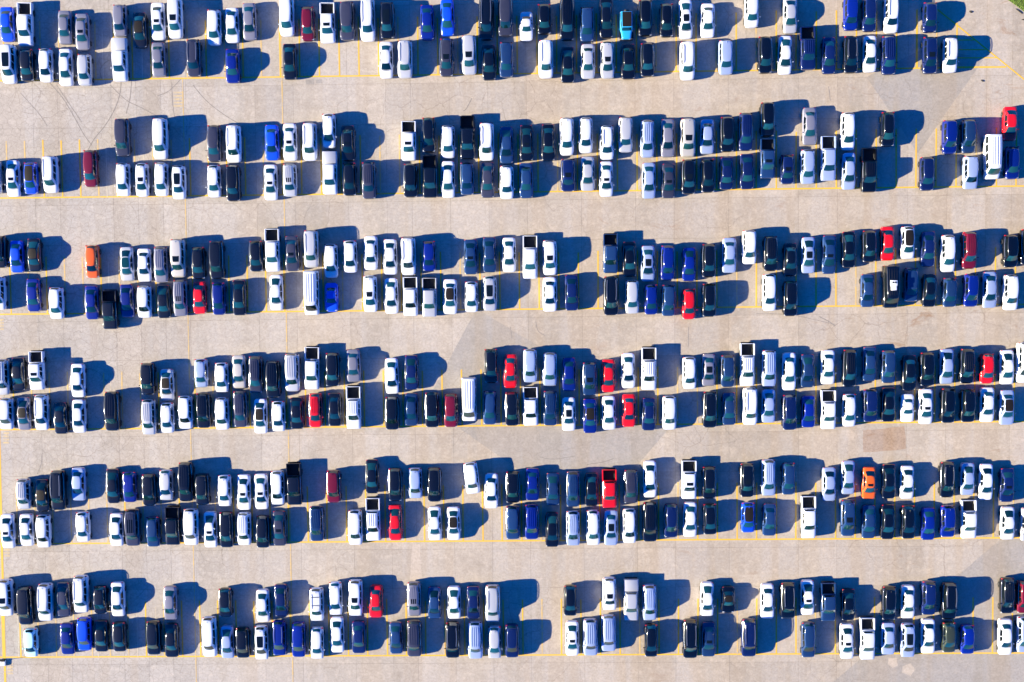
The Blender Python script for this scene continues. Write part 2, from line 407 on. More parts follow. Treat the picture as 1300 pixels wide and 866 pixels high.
def hull(bm, st, zb=0.22, crown=0.03, mat=0, trim=1):
    """lower body: cross-sections along the length; st = [(y, half width, top z)]"""
    rings = []
    for y, w, zt in st:
        ht = zt - zb
        half = [(0.0, zb), (0.80 * w, zb), (0.955 * w, zb + 0.10 * ht), (0.99 * w, zb + 0.30 * ht), (w, zb + 0.55 * ht), (0.985 * w, zb + 0.80 * ht),
                (0.945 * w, zb + 0.93 * ht), (0.86 * w, zt), (0.62 * w, zt + crown * .55), (0.32 * w, zt + crown * .9), (0, zt + crown)]
        ring = [(x, z) for x, z in half] + [(-x, z) for x, z in half[-2:0:-1]]
        rings.append([bm.verts.new((x, y, z)) for x, z in ring])
    n = len(rings[0])
    for a, b in zip(rings[:-1], rings[1:]):
        for i in range(n):
            f = bm.faces.new((a[i], a[(i + 1) % n], b[(i + 1) % n], b[i]))
            f.material_index = trim if min(v.co.z for v in f.verts) < zb + 0.02 else mat
    bm.faces.new(rings[0][::-1]); bm.faces.new(rings[-1])

class Cabin:
    def __init__(s, yfb, yft, yrt, yrb, wf, wm, wr, tf, tm, tr, zb, zr, bow=.12, bowt=.07, rbow=.08, crown=.035, arch=.03, zrb=None, bulge=.03):
        s.__dict__.update(locals())
        s.zrb = zb if zrb is None else zrb
    def wq(s, a, m_, b, t): return a * 2 * (t - .5) * (t - 1) + m_ * -4 * t * (t - 1) + b * 2 * t * (t - .5)
    def front(s, u, v):      # u across -1..1, v bottom..top
        k = 1 - u * u
        return Vector((u * (s.wf + (s.tf - s.wf) * v), s.yfb + (s.yft - s.yfb) * v - k * (s.bow + (s.bowt - s.bow) * v), s.zb + (s.zr - s.zb) * v + k * s.crown * v + .02 * math.sin(math.pi * v)))
    def rear(s, u, v):
        k = 1 - u * u
        return Vector((u * (s.wr + (s.tr - s.wr) * v), s.yrb + (s.yrt - s.yrb) * v + k * s.rbow * (1 - .4 * v), s.zrb + (s.zr - s.zrb) * v + k * s.crown * v + .015 * math.sin(math.pi * v)))
    def side(s, t, v, sg=1):  # t 0 front .. 1 rear
        xb, xt = s.wq(s.wf, s.wm, s.wr, t), s.wq(s.tf, s.tm, s.tr, t)
        zb = s.zb + (s.zrb - s.zb) * t
        yb, yt = s.yfb + (s.yrb - s.yfb) * t, s.yft + (s.yrt - s.yft) * t
        zt = s.zr + s.arch * 4 * t * (1 - t)
        x = xb + (xt - xb) * v + s.bulge * math.sin(math.pi * v) * min(1, 6 * t, 6 * (1 - t))
        return Vector((sg * x, yb + (yt - yb) * v, zb + (zt - zb) * v))
    def roof(s, u, t):
        k = 1 - u * u
        return Vector((u * s.wq(s.tf, s.tm, s.tr, t), s.yft + (s.yrt - s.yft) * t - k * s.bowt * (1 - t) + k * s.rbow * .6 * t, s.zr + s.arch * 4 * t * (1 - t) + k * s.crown))
    def shell(s, bm, mat=0, roofmat=0):
        U = lin(-1, 1, 7); V = lin(0, 1, 4); T = lin(0, 1, 7)
        grid(bm, s.front, U, V, False, mat); grid(bm, s.rear, U, V, True, mat)
        grid(bm, lambda t, v: s.side(t, v, 1), T, V, False, mat); grid(bm, lambda t, v: s.side(t, v, -1), T, V, True, mat)
        grid(bm, s.roof, U, T, False, roofmat)

def round_cabin(bm, cab, off):
    """roll the roof edges and pillars over so that they catch the light as pressed steel does"""
    bmesh.ops.remove_doubles(bm, verts=bm.verts, dist=.0008)
    es = [e for e in bm.edges if len(e.link_faces) == 2 and min(v.co.z for v in e.verts) > cab.zb + .04 and e.calc_face_angle(0) > math.radians(22)]
    if es: bmesh.ops.bevel(bm, geom=es, offset=off, segments=3, affect='EDGES', profile=.5, clamp_overlap=True)

def patch(fn, us, vs, off, name, mat, flip=False, inward=False):
    """a panel lying `off` proud of surface fn, with a small rim back to it"""
    bm = bmesh.new(); e = 1e-3
    def q(u, v, o):
        p = fn(u, v); du = fn(u + e, v) - fn(u - e, v); dv = fn(u, v + e) - fn(u, v - e)
        nn = du.cross(dv); nn.normalize()
        if flip: nn = -nn
        return p + nn * o
    V = grid(bm, lambda u, v: q(u, v, off), us, vs, flip)
    edge = [V[i][0] for i in range(len(us))] + [V[-1][j] for j in range(1, len(vs))] + [V[i][-1] for i in range(len(us) - 2, -1, -1)] + [V[0][j] for j in range(len(vs) - 2, 0, -1)]
    uv = [(u, vs[0]) for u in us] + [(us[-1], v) for v in vs[1:]] + [(u, vs[-1]) for u in us[-2::-1]] + [(us[0], v) for v in vs[-2:0:-1]]
    low = [bm.verts.new(q(u, v, -0.004)) for u, v in uv]
    k = len(edge)
    for i in range(k):
        f = (edge[i], low[i], low[(i + 1) % k], edge[(i + 1) % k])
        bm.faces.new(f[::-1] if flip else f)
    return finish(bm, name, [mat], 30)

_wheels = {}
def wheel_mesh(r, w):
    if (r, w) in _wheels: return _wheels[(r, w)]
    bm = bmesh.new(); n = 18; prof = [(r * .62, w * .40), (r * .66, w * .5), (r * .93, w * .5), (r, w * .36), (r, -w * .36), (r * .93, -w * .5), (r * .66, -w * .5), (r * .62, -w * .40)]
    R = [[bm.verts.new((x, rr * math.cos(a), rr * math.sin(a))) for rr, x in prof] for a in [2 * math.pi * i / n for i in range(n)]]
    for i in range(n):
        a, b = R[i], R[(i + 1) % n]
        for j in range(len(prof) - 1): bm.faces.new((a[j], a[j + 1], b[j + 1], b[j]))
    for sgn, j in ((1, 0), (-1, len(prof) - 1)):
        c = bm.verts.new((sgn * w * .34, 0, 0))
        for i in range(n):
            if i % 3 == 2: mi = 0
            else: mi = 1
            t = (c, R[i][j], R[(i + 1) % n][j])
            f = bm.faces.new(t if sgn > 0 else t[::-1]); f.material_index = mi
    bmesh.ops.recalc_face_normals(bm, faces=bm.faces)
    _wheels[(r, w)] = finish(bm, 'wheel', [M['tyre'], M['rim']], 35); return _wheels[(r, w)]

def arches(bm, ys, w, r):
    for y in ys:
        for sg in (1, -1):
            c = bm.verts.new((sg * (w + .004), y, .30)); ring = [bm.verts.new((sg * (w + .004), y + r * math.cos(a), .30 + r * math.sin(a))) for a in lin(-.25, math.pi + .25, 11)]
            for a, b in zip(ring[:-1], ring[1:]):
                f = bm.faces.new((c, a, b) if sg > 0 else (c, b, a)); f.material_index = 1

def lamp(x0, x1, y, z0, z1, dy, name, mat):
    bm = bmesh.new(); box(bm, x0, x1, y - dy, y + dy, z0, z1, 0, 0.02); return finish(bm, name, [mat], 50)

def mirror_mesh(x, y, z, sg, mat):
    bm = bmesh.new(); box(bm, min(sg * (x + .07), sg * (x + .24)), max(sg * (x + .07), sg * (x + .24)), y - .06, y + .05, z - .02, z + .13, 0, .025)
    box(bm, min(sg * (x - .06), sg * (x + .09)), max(sg * (x - .06), sg * (x + .09)), y - .03, y + .02, z, z + .05, 1)
    return finish(bm, 'mirror', [mat, M['trim']], 50)

PW = PAINT['W'][1]
def glazing(P, c, panes, wm=.06, rear=(.10, .90), rv=(.10, .92), fside='glass_side', rearglass=True):
    P.append(('windshield', patch(c.front, lin(-.89, .89, 7), lin(.03, .90, 3), .006, 'windshield', M['glass']), 0, None))
    if rearglass: P.append(('rear_window', patch(c.rear, lin(-1 + rear[0] * 1.2, 1 - rear[0] * 1.2, 7), lin(rv[0], rv[1], 3), .006, 'rear_window', M['glass'], True), 0, None))
    for a, b, v0, v1 in panes:
        P.append(('side_window', patch(lambda t, v: c.side(t, v, 1), lin(a, b, 3), lin(v0, v1, 3), .006, 'side_window', M[fside]), 0, None))
        P.append(('side_window', patch(lambda t, v: c.side(t, v, -1), lin(a, b, 3), lin(v0, v1, 3), .006, 'side_window', M[fside], True), 0, None))

def roof_extras(P, c, fam):
    E_ = {}
    E_['r'] = ('sunroof', patch(c.roof, lin(-.62, .62, 5), lin(.10, .34, 3), .007, 'sunroof', M['glass_side']))
    E_['S'] = ('panoramic_roof', patch(c.roof, lin(-.66, .66, 5), lin(.10, .68, 4), .007, 'panoramic_roof', M['glass_side']))
    E_['b'] = ('glass_roof', patch(c.roof, lin(-.86, .86, 5), lin(.04, .97, 5), .007, 'glass_roof', M['glass']))
    E_['k'] = ('black_roof', patch(c.roof, lin(-.91, .91, 5), lin(.03, .97, 5), .009, 'black_roof', M['softtop']))
    bm = bmesh.new()
    for u in (-.60, -.2, .2, .60):
        for a, b in ((.10, .92),):
            pts = [c.roof(u + du, t) + Vector((0, 0, dz)) for t in lin(a, b, 5) for du, dz in ((-.06, -.002), (-.045, .035), (.045, .035), (.06, -.002))]
            vs = [bm.verts.new(p) for p in pts]
            for i in range(4):
                for j in range(3): bm.faces.new((vs[i * 4 + j], vs[i * 4 + j + 1], vs[i * 4 + j + 5], vs[i * 4 + j + 4]))
    E_['R'] = ('roof_ribs', finish(bm, 'roof_ribs', [PW], 60))
    for key, us in (('L1', .84), ('L2', -.84)):
        bm = bmesh.new()
        for i, t in enumerate(lin(.08, .92, 7)):
            p = c.roof(us, t); h = .055 if 0 < i < 6 else .0
            vs = [bm.verts.new(p + Vector((dx, 0, dz + h))) for dx, dz in ((-.028, -.01), (-.028, .03), (.028, .03), (.028, -.01))]
            if i:
                for j in range(4): bm.faces.new((prev[j], prev[(j + 1) % 4], vs[(j + 1) % 4], vs[j]))
            prev = vs
        bmesh.ops.recalc_face_normals(bm, faces=bm.faces)
        E_[key] = ('roof_rail', finish(bm, 'roof_rail', [M['rail']], 50))
    for j, t in enumerate((.28, .72)):
        bm = bmesh.new(); a = c.roof(-.84, t); box(bm, a.x, -a.x, a.y - .03, a.y + .03, a.z + .075, a.z + .105)
        E_['X%d' % j] = ('roof_bar', finish(bm, 'roof_bar', [M['trim']]))
    bm = bmesh.new(); p = c.roof(0, .93); b0 = [bm.verts.new(p + Vector(q)) for q in ((-.03, -.10, 0), (.03, -.10, 0), (.03, .07, 0), (-.03, .07, 0))]; tp = bm.verts.new(p + Vector((0, .06, .07)))
    for i in range(4): bm.faces.new((b0[i], b0[(i + 1) % 4], tp))
    E_['A'] = ('antenna_fin', finish(bm, 'antenna_fin', [PW]))
    return E_

FAM = {}
def family(key, L, W, st, cab, wheels, wr, lights, mir, panes, zb=.22, extra=None, rear=(.10, .9), rv=(.10, .92), rearglass=True, hullcrown=.03, bevel=.08):
    """one body shape: list of parts [(name, mesh, paint slot or None, sub)] shared by all cars of it"""
    bm = bmesh.new()
    cab.shell(bm); round_cabin(bm, cab, bevel); hull(bm, st, zb, hullcrown); arches(bm, wheels, W, wr + .06)
    # cowl strip at the foot of the windscreen
    grid(bm, lambda u, v: cab.front(u, 0) + Vector((0, -.07 * (1 - v), .012 - .006 * v)), lin(-.95, .95, 7), [0, 1], False, 1)
    for sg in (1, -1):                              # bright moulding along the foot of the side windows
        def strip_fn(t, v, sg=sg):
            a = .03 + v * .075; o = .010 + .014 * math.sin(math.pi * v)
            return cab.side(t, a, sg) + Vector((sg * o, 0, o * .6))
        grid(bm, strip_fn, lin(.05, .95, 7), lin(0, 1, 4), sg < 0, 3)
    if extra: extra(bm)
    bmesh.ops.remove_doubles(bm, verts=bm.verts, dist=.0008)
    P = [('body', finish(bm, 'body', [PW, M['trim'], M['liner'], M['chrome']], 38), 0, None)]
    glazing(P, cab, panes, rear=rear, rv=rv, rearglass=rearglass)
    ny, ty = st[0][0], st[-1][0]
    hx0, hx1, hy, hz, hd = lights[0]; tx0, tx1, tyy, tz0, tz1, td = lights[1]
    for sg in (1, -1):
        P.append(('headlight', lamp(min(sg * hx0, sg * hx1), max(sg * hx0, sg * hx1), ny + hy, hz, hz + .13, hd, 'headlight', M['head']), None, None))
        P.append(('taillight', lamp(min(sg * tx0, sg * tx1), max(sg * tx0, sg * tx1), ty - tyy, tz0, tz1, td, 'taillight', M['tail']), None, None))
        P.append(('mirror', mirror_mesh(mir[0], mir[1], mir[2], sg, PW), 0, None))
    for y in wheels:
        for sg in (1, -1): P.append(('wheel', wheel_mesh(wr, .23), None, (sg * (W - .10), y, wr)))
    FAM[key] = dict(L=L, W=W, parts=P, extras=roof_extras(P, cab, key), cab=cab)

def stations(L, W, nose, tail, mid):
    """nose/tail: (distance from the end, width fraction, top z); mid: (y fraction, z)"""
    a = [(-L / 2 + d, W * f, z) for d, f, z in nose]; b = [(-L / 2 + t * L, W, z) for t, z in mid]; c = [(L / 2 - d, W * f, z) for d, f, z in reversed(tail)]
    return a + b + c
def n0(L): return -L / 2
def sedan(key, L, W, zr, hood, wst, wsb, rt, rb, taper=0.0):
    st = stations(L, W, [(0, .58, .55), (.05, .77, .66), (.17, .90, .73), (.42, .965, .80), (.85, 1, .87), (hood - .02, 1, .925)],
                  [(0, .60, .82), (.04, .76, .93), (.15, .88, .98), (.42, .955, 1.0), (.8, .99, .99)], [(.45, .93), (.62, .94), (.74, .95)])
    c = Cabin(-L / 2 + hood, -L / 2 + wst, L / 2 - rt, L / 2 - rb, .76, .85, .70 - taper, .53, .60, .50 - taper, .92, zr, .16, .06, .12, .035, .03, .97)
    family(key, L, W, st, c, (-L / 2 + .19 * L, L / 2 - .21 * L), .325, ((.50, .80, .24, .60, .10), (.46, .78, .11, .80, .93, .09)), (.84, -L / 2 + hood + .40, .93),
           [(.12, .44, .13, .83), (.48, .84, .13, .83)])
sedan('sA', 4.82, .92, 1.44, 1.16, 1.95, 0, 1.34, .56)
sedan('sB', 4.75, .91, 1.43, 1.10, 1.86, 0, 1.50, .46, .03)
sedan('sC', 4.92, .94, 1.46, 1.24, 2.02, 0, 1.26, .66)

def suv(key, L, W, zr, zt, hood, wst, rt, rb, box_=0.0, third=True):
    st = stations(L, W, [(0, .50, .60), (.05, .69, .76), (.14, .83, .87), (.33, .93, .95), (.65, .99, 1.0), (hood - .02, 1, 1.05)],
                  [(0, .62, .78), (.03, .75, .93), (.11, .87, 1.03), (.32, .955, 1.06), (.7, .99, 1.06)], [(.45, 1.05), (.65, 1.05)])
    c = Cabin(-L / 2 + hood, -L / 2 + wst, L / 2 - rt, L / 2 - rb, .76, .87, .74, .55 + box_, .655 + box_, .54 + box_, 1.04, zr, .17, .09, .13, .035, .035, 1.06)
    panes = [(.10, .34, .13, .83), (.37, .63, .13, .83), (.67, .89, .14, .83)] if third else [(.10, .44, .13, .83), (.48, .86, .14, .83)]
    wr = .37 if zr > 1.7 else .345
    family(key, L, W, st, c, (-L / 2 + .19 * L, L / 2 - .20 * L), wr, ((.52, .82, .20, .72, .10), (.60, .84, .07, .88, 1.08, .07)), (.87, -L / 2 + hood + .36, 1.05),
           panes, .26, None, (.14, .88), (.22, .86))
suv('uA', 4.65, .93, 1.68, 0, 1.03, 1.78, .40, .10)
suv('uB', 4.80, .95, 1.73, 0, 1.08, 1.80, .34, .10, .03)
suv('uC', 5.10, 1.0, 1.86, 0, 1.12, 1.80, .26, .08, .08)
suv('hA', 4.30, .90, 1.53, 0, .98, 1.74, .50, .12, -.02, False)

def pickup(key, rails_black=False):
    L, W = 5.85, .99; cb = L / 2 - 1.72          # cab back
    def bed(bm):
        z0, z1 = .60, 1.20
        for sg in (1, -1):
            x0, x1 = sorted((sg * (W - .005), sg * (W - .17)))
            box(bm, x0, x1, cb + .03, L / 2 - .04, .42, z1, 0, .035)
            a0, a1 = sorted((sg * (W - .17), sg * (W - .36)))
            box(bm, a0, a1, cb + .45, cb + 1.05, z0, z0 + .24, 2, .03)   # wheel housing inside the bed
        box(bm, -W + .16, W - .16, L / 2 - .10, L / 2 - .02, .52, z1 - .01, 0, .02)     # tailgate
        box(bm, -W + .16, W - .16, cb + .03, cb + .08, .52, z1 - .01, 0, .01)
        box(bm, -W + .165, W - .165, cb + .075, L / 2 - .095, z0 - .08, z0, 2)
        box(bm, -W * .86, W * .86, L / 2 - .03, L / 2 + .14, .46, .62, 1, .03)         # bumper
    st = stations(L, W, [(0, .72, .72), (.04, .86, .92), (.12, .94, 1.02), (.35, .98, 1.08), (.8, 1, 1.11), (1.30, 1, 1.15)], [], [(.34, 1.15), (.5, 1.15)]) + [(cb - .02, W, 1.15), (cb, W * .985, 1.14)]
    c = Cabin(-L / 2 + 1.34, -L / 2 + 2.06, cb - .20, cb - .04, .83, .89, .84, .66, .72, .69, 1.14, 1.86, .13, .05, .02, .03, .02)
    family(key, L, W, st, c, (-L / 2 + .165 * L, L / 2 - .225 * L), .40, ((.62, .90, .13, .80, .08), (.83, .95, .05, .80, 1.10, .04)), (.90, -L / 2 + 1.75, 1.16),
           [(.10, .48, .13, .83), (.53, .92, .13, .83)], .34, bed, (.10, .9), (.25, .9))
    F = FAM[key]
    bm = bmesh.new(); box(bm, -W + .10, W - .10, cb + .06, L / 2 - .05, 1.205, 1.235, 0, .012); F['extras']['T'] = ('bed_cover', finish(bm, 'bed_cover', [M['trim']]))
    bm = bmesh.new(); box(bm, -W + .10, W - .10, cb + .06, L / 2 - .05, 1.205, 1.30, 0, .05); F['extras']['Q'] = ('bed_lid', finish(bm, 'bed_lid', [PAINT['S'][1]]))
pickup('p')

def van(key):
    L, W = 5.85, 1.0
    st = stations(L, W, [(0, .70, .70), (.05, .84, .88), (.16, .93, .98), (.40, .98, 1.08), (.72, 1, 1.18)], [(0, .90, 1.15), (.03, .96, 1.18), (.10, 1, 1.18)], [(.3, 1.18), (.6, 1.18)])
    c = Cabin(-L / 2 + .74, -L / 2 + 1.42, L / 2 - .12, L / 2 - .02, .86, .955, .93, .74, .83, .82, 1.17, 2.12, .16, .10, .01, .06, .02, 1.17, .04)
    family(key, L, W, st, c, (-L / 2 + .17 * L, L / 2 - .22 * L), .36, ((.60, .88, .14, .72, .09), (.84, .94, .02, .90, 1.30, .03)), (.93, -L / 2 + 1.05, 1.2),
           [(.06, .22, .12, .72), (.27, .48, .14, .72), (.52, .72, .14, .72), (.76, .95, .14, .72)], .26, None, (.14, .9), (.20, .75))
van('v')

def coupe(key, L=4.1, rt=1.05, rb=.62):
    W = .90
    st = stations(L, W, [(0, .50, .48), (.06, .72, .58), (.2, .88, .66), (.45, .96, .74), (.9, 1, .80), (1.30, 1, .86)],
                  [(0, .55, .72), (.05, .74, .82), (.18, .88, .87), (.45, .97, .90), (.8, 1, .90)], [(.5, .86), (.66, .88)])
    c = Cabin(-L / 2 + 1.34, -L / 2 + 1.98, L / 2 - rt - .2, L / 2 - rb - .15, .72, .80, .66, .50, .57, .48, .85, 1.29, .14, .06, .12, .03, .02, .89)
    family(key, L, W, st, c, (-L / 2 + .20 * L, L / 2 - .20 * L), .33, ((.46, .74, .28, .56, .12), (.46, .74, .14, .70, .82, .08)), (.80, -L / 2 + 1.66, .86), [(.12, .82, .14, .83)], .20)
coupe('t')

def offroader(key):
    L, W = 3.95, .86
    def ex(bm):
        for sg in (1, -1):
            for y in (-L / 2 + .62, L / 2 - .68):
                x0, x1 = sorted((sg * (W - .10), sg * (W + .08))); box(bm, x0, x1, y - .46, y + .46, .74, .84, 1, .04)
        box(bm, -.86, .86, -L / 2 - .12, -L / 2 + .02, .48, .66, 1, .03)
        box(bm, -.80, .80, L / 2 - .02, L / 2 + .06, .48, .62, 1, .02)
        m0 = Matrix.Translation((0, L / 2 + .12, 1.0)) @ Matrix.Rotation(math.radians(90), 4, 'X')
        g = bmesh.ops.create_cone(bm, cap_ends=True, segments=20, radius1=.38, radius2=.36, depth=.2, matrix=m0)
        for v in g['verts']:
            for f in v.link_faces: f.material_index = 1
    st = stations(L, W, [(0, .66, .98), (.03, .70, 1.03), (.2, .74, 1.06), (.7, .80, 1.10), (1.15, .92, 1.12)], [(0, .96, 1.10), (.03, .98, 1.12)], [(.34, 1.12), (.5, 1.12), (.8, 1.12)])
    c = Cabin(-L / 2 + 1.20, -L / 2 + 1.55, L / 2 - .14, L / 2 - .03, .74, .80, .79, .67, .70, .69, 1.11, 1.82, .05, .03, .01, .02, .015, 1.11, .01)
    family(key, L, W, st, c, (-L / 2 + .62, L / 2 - .68), .40, ((.34, .56, .02, .80, .05), (.66, .84, .03, .86, 1.02, .05)), (.80, -L / 2 + 1.40, 1.12), [(.08, .42, .10, .9), (.48, .95, .10, .9)], .42, ex, (.1, .9), (.15, .9))
offroader('j')
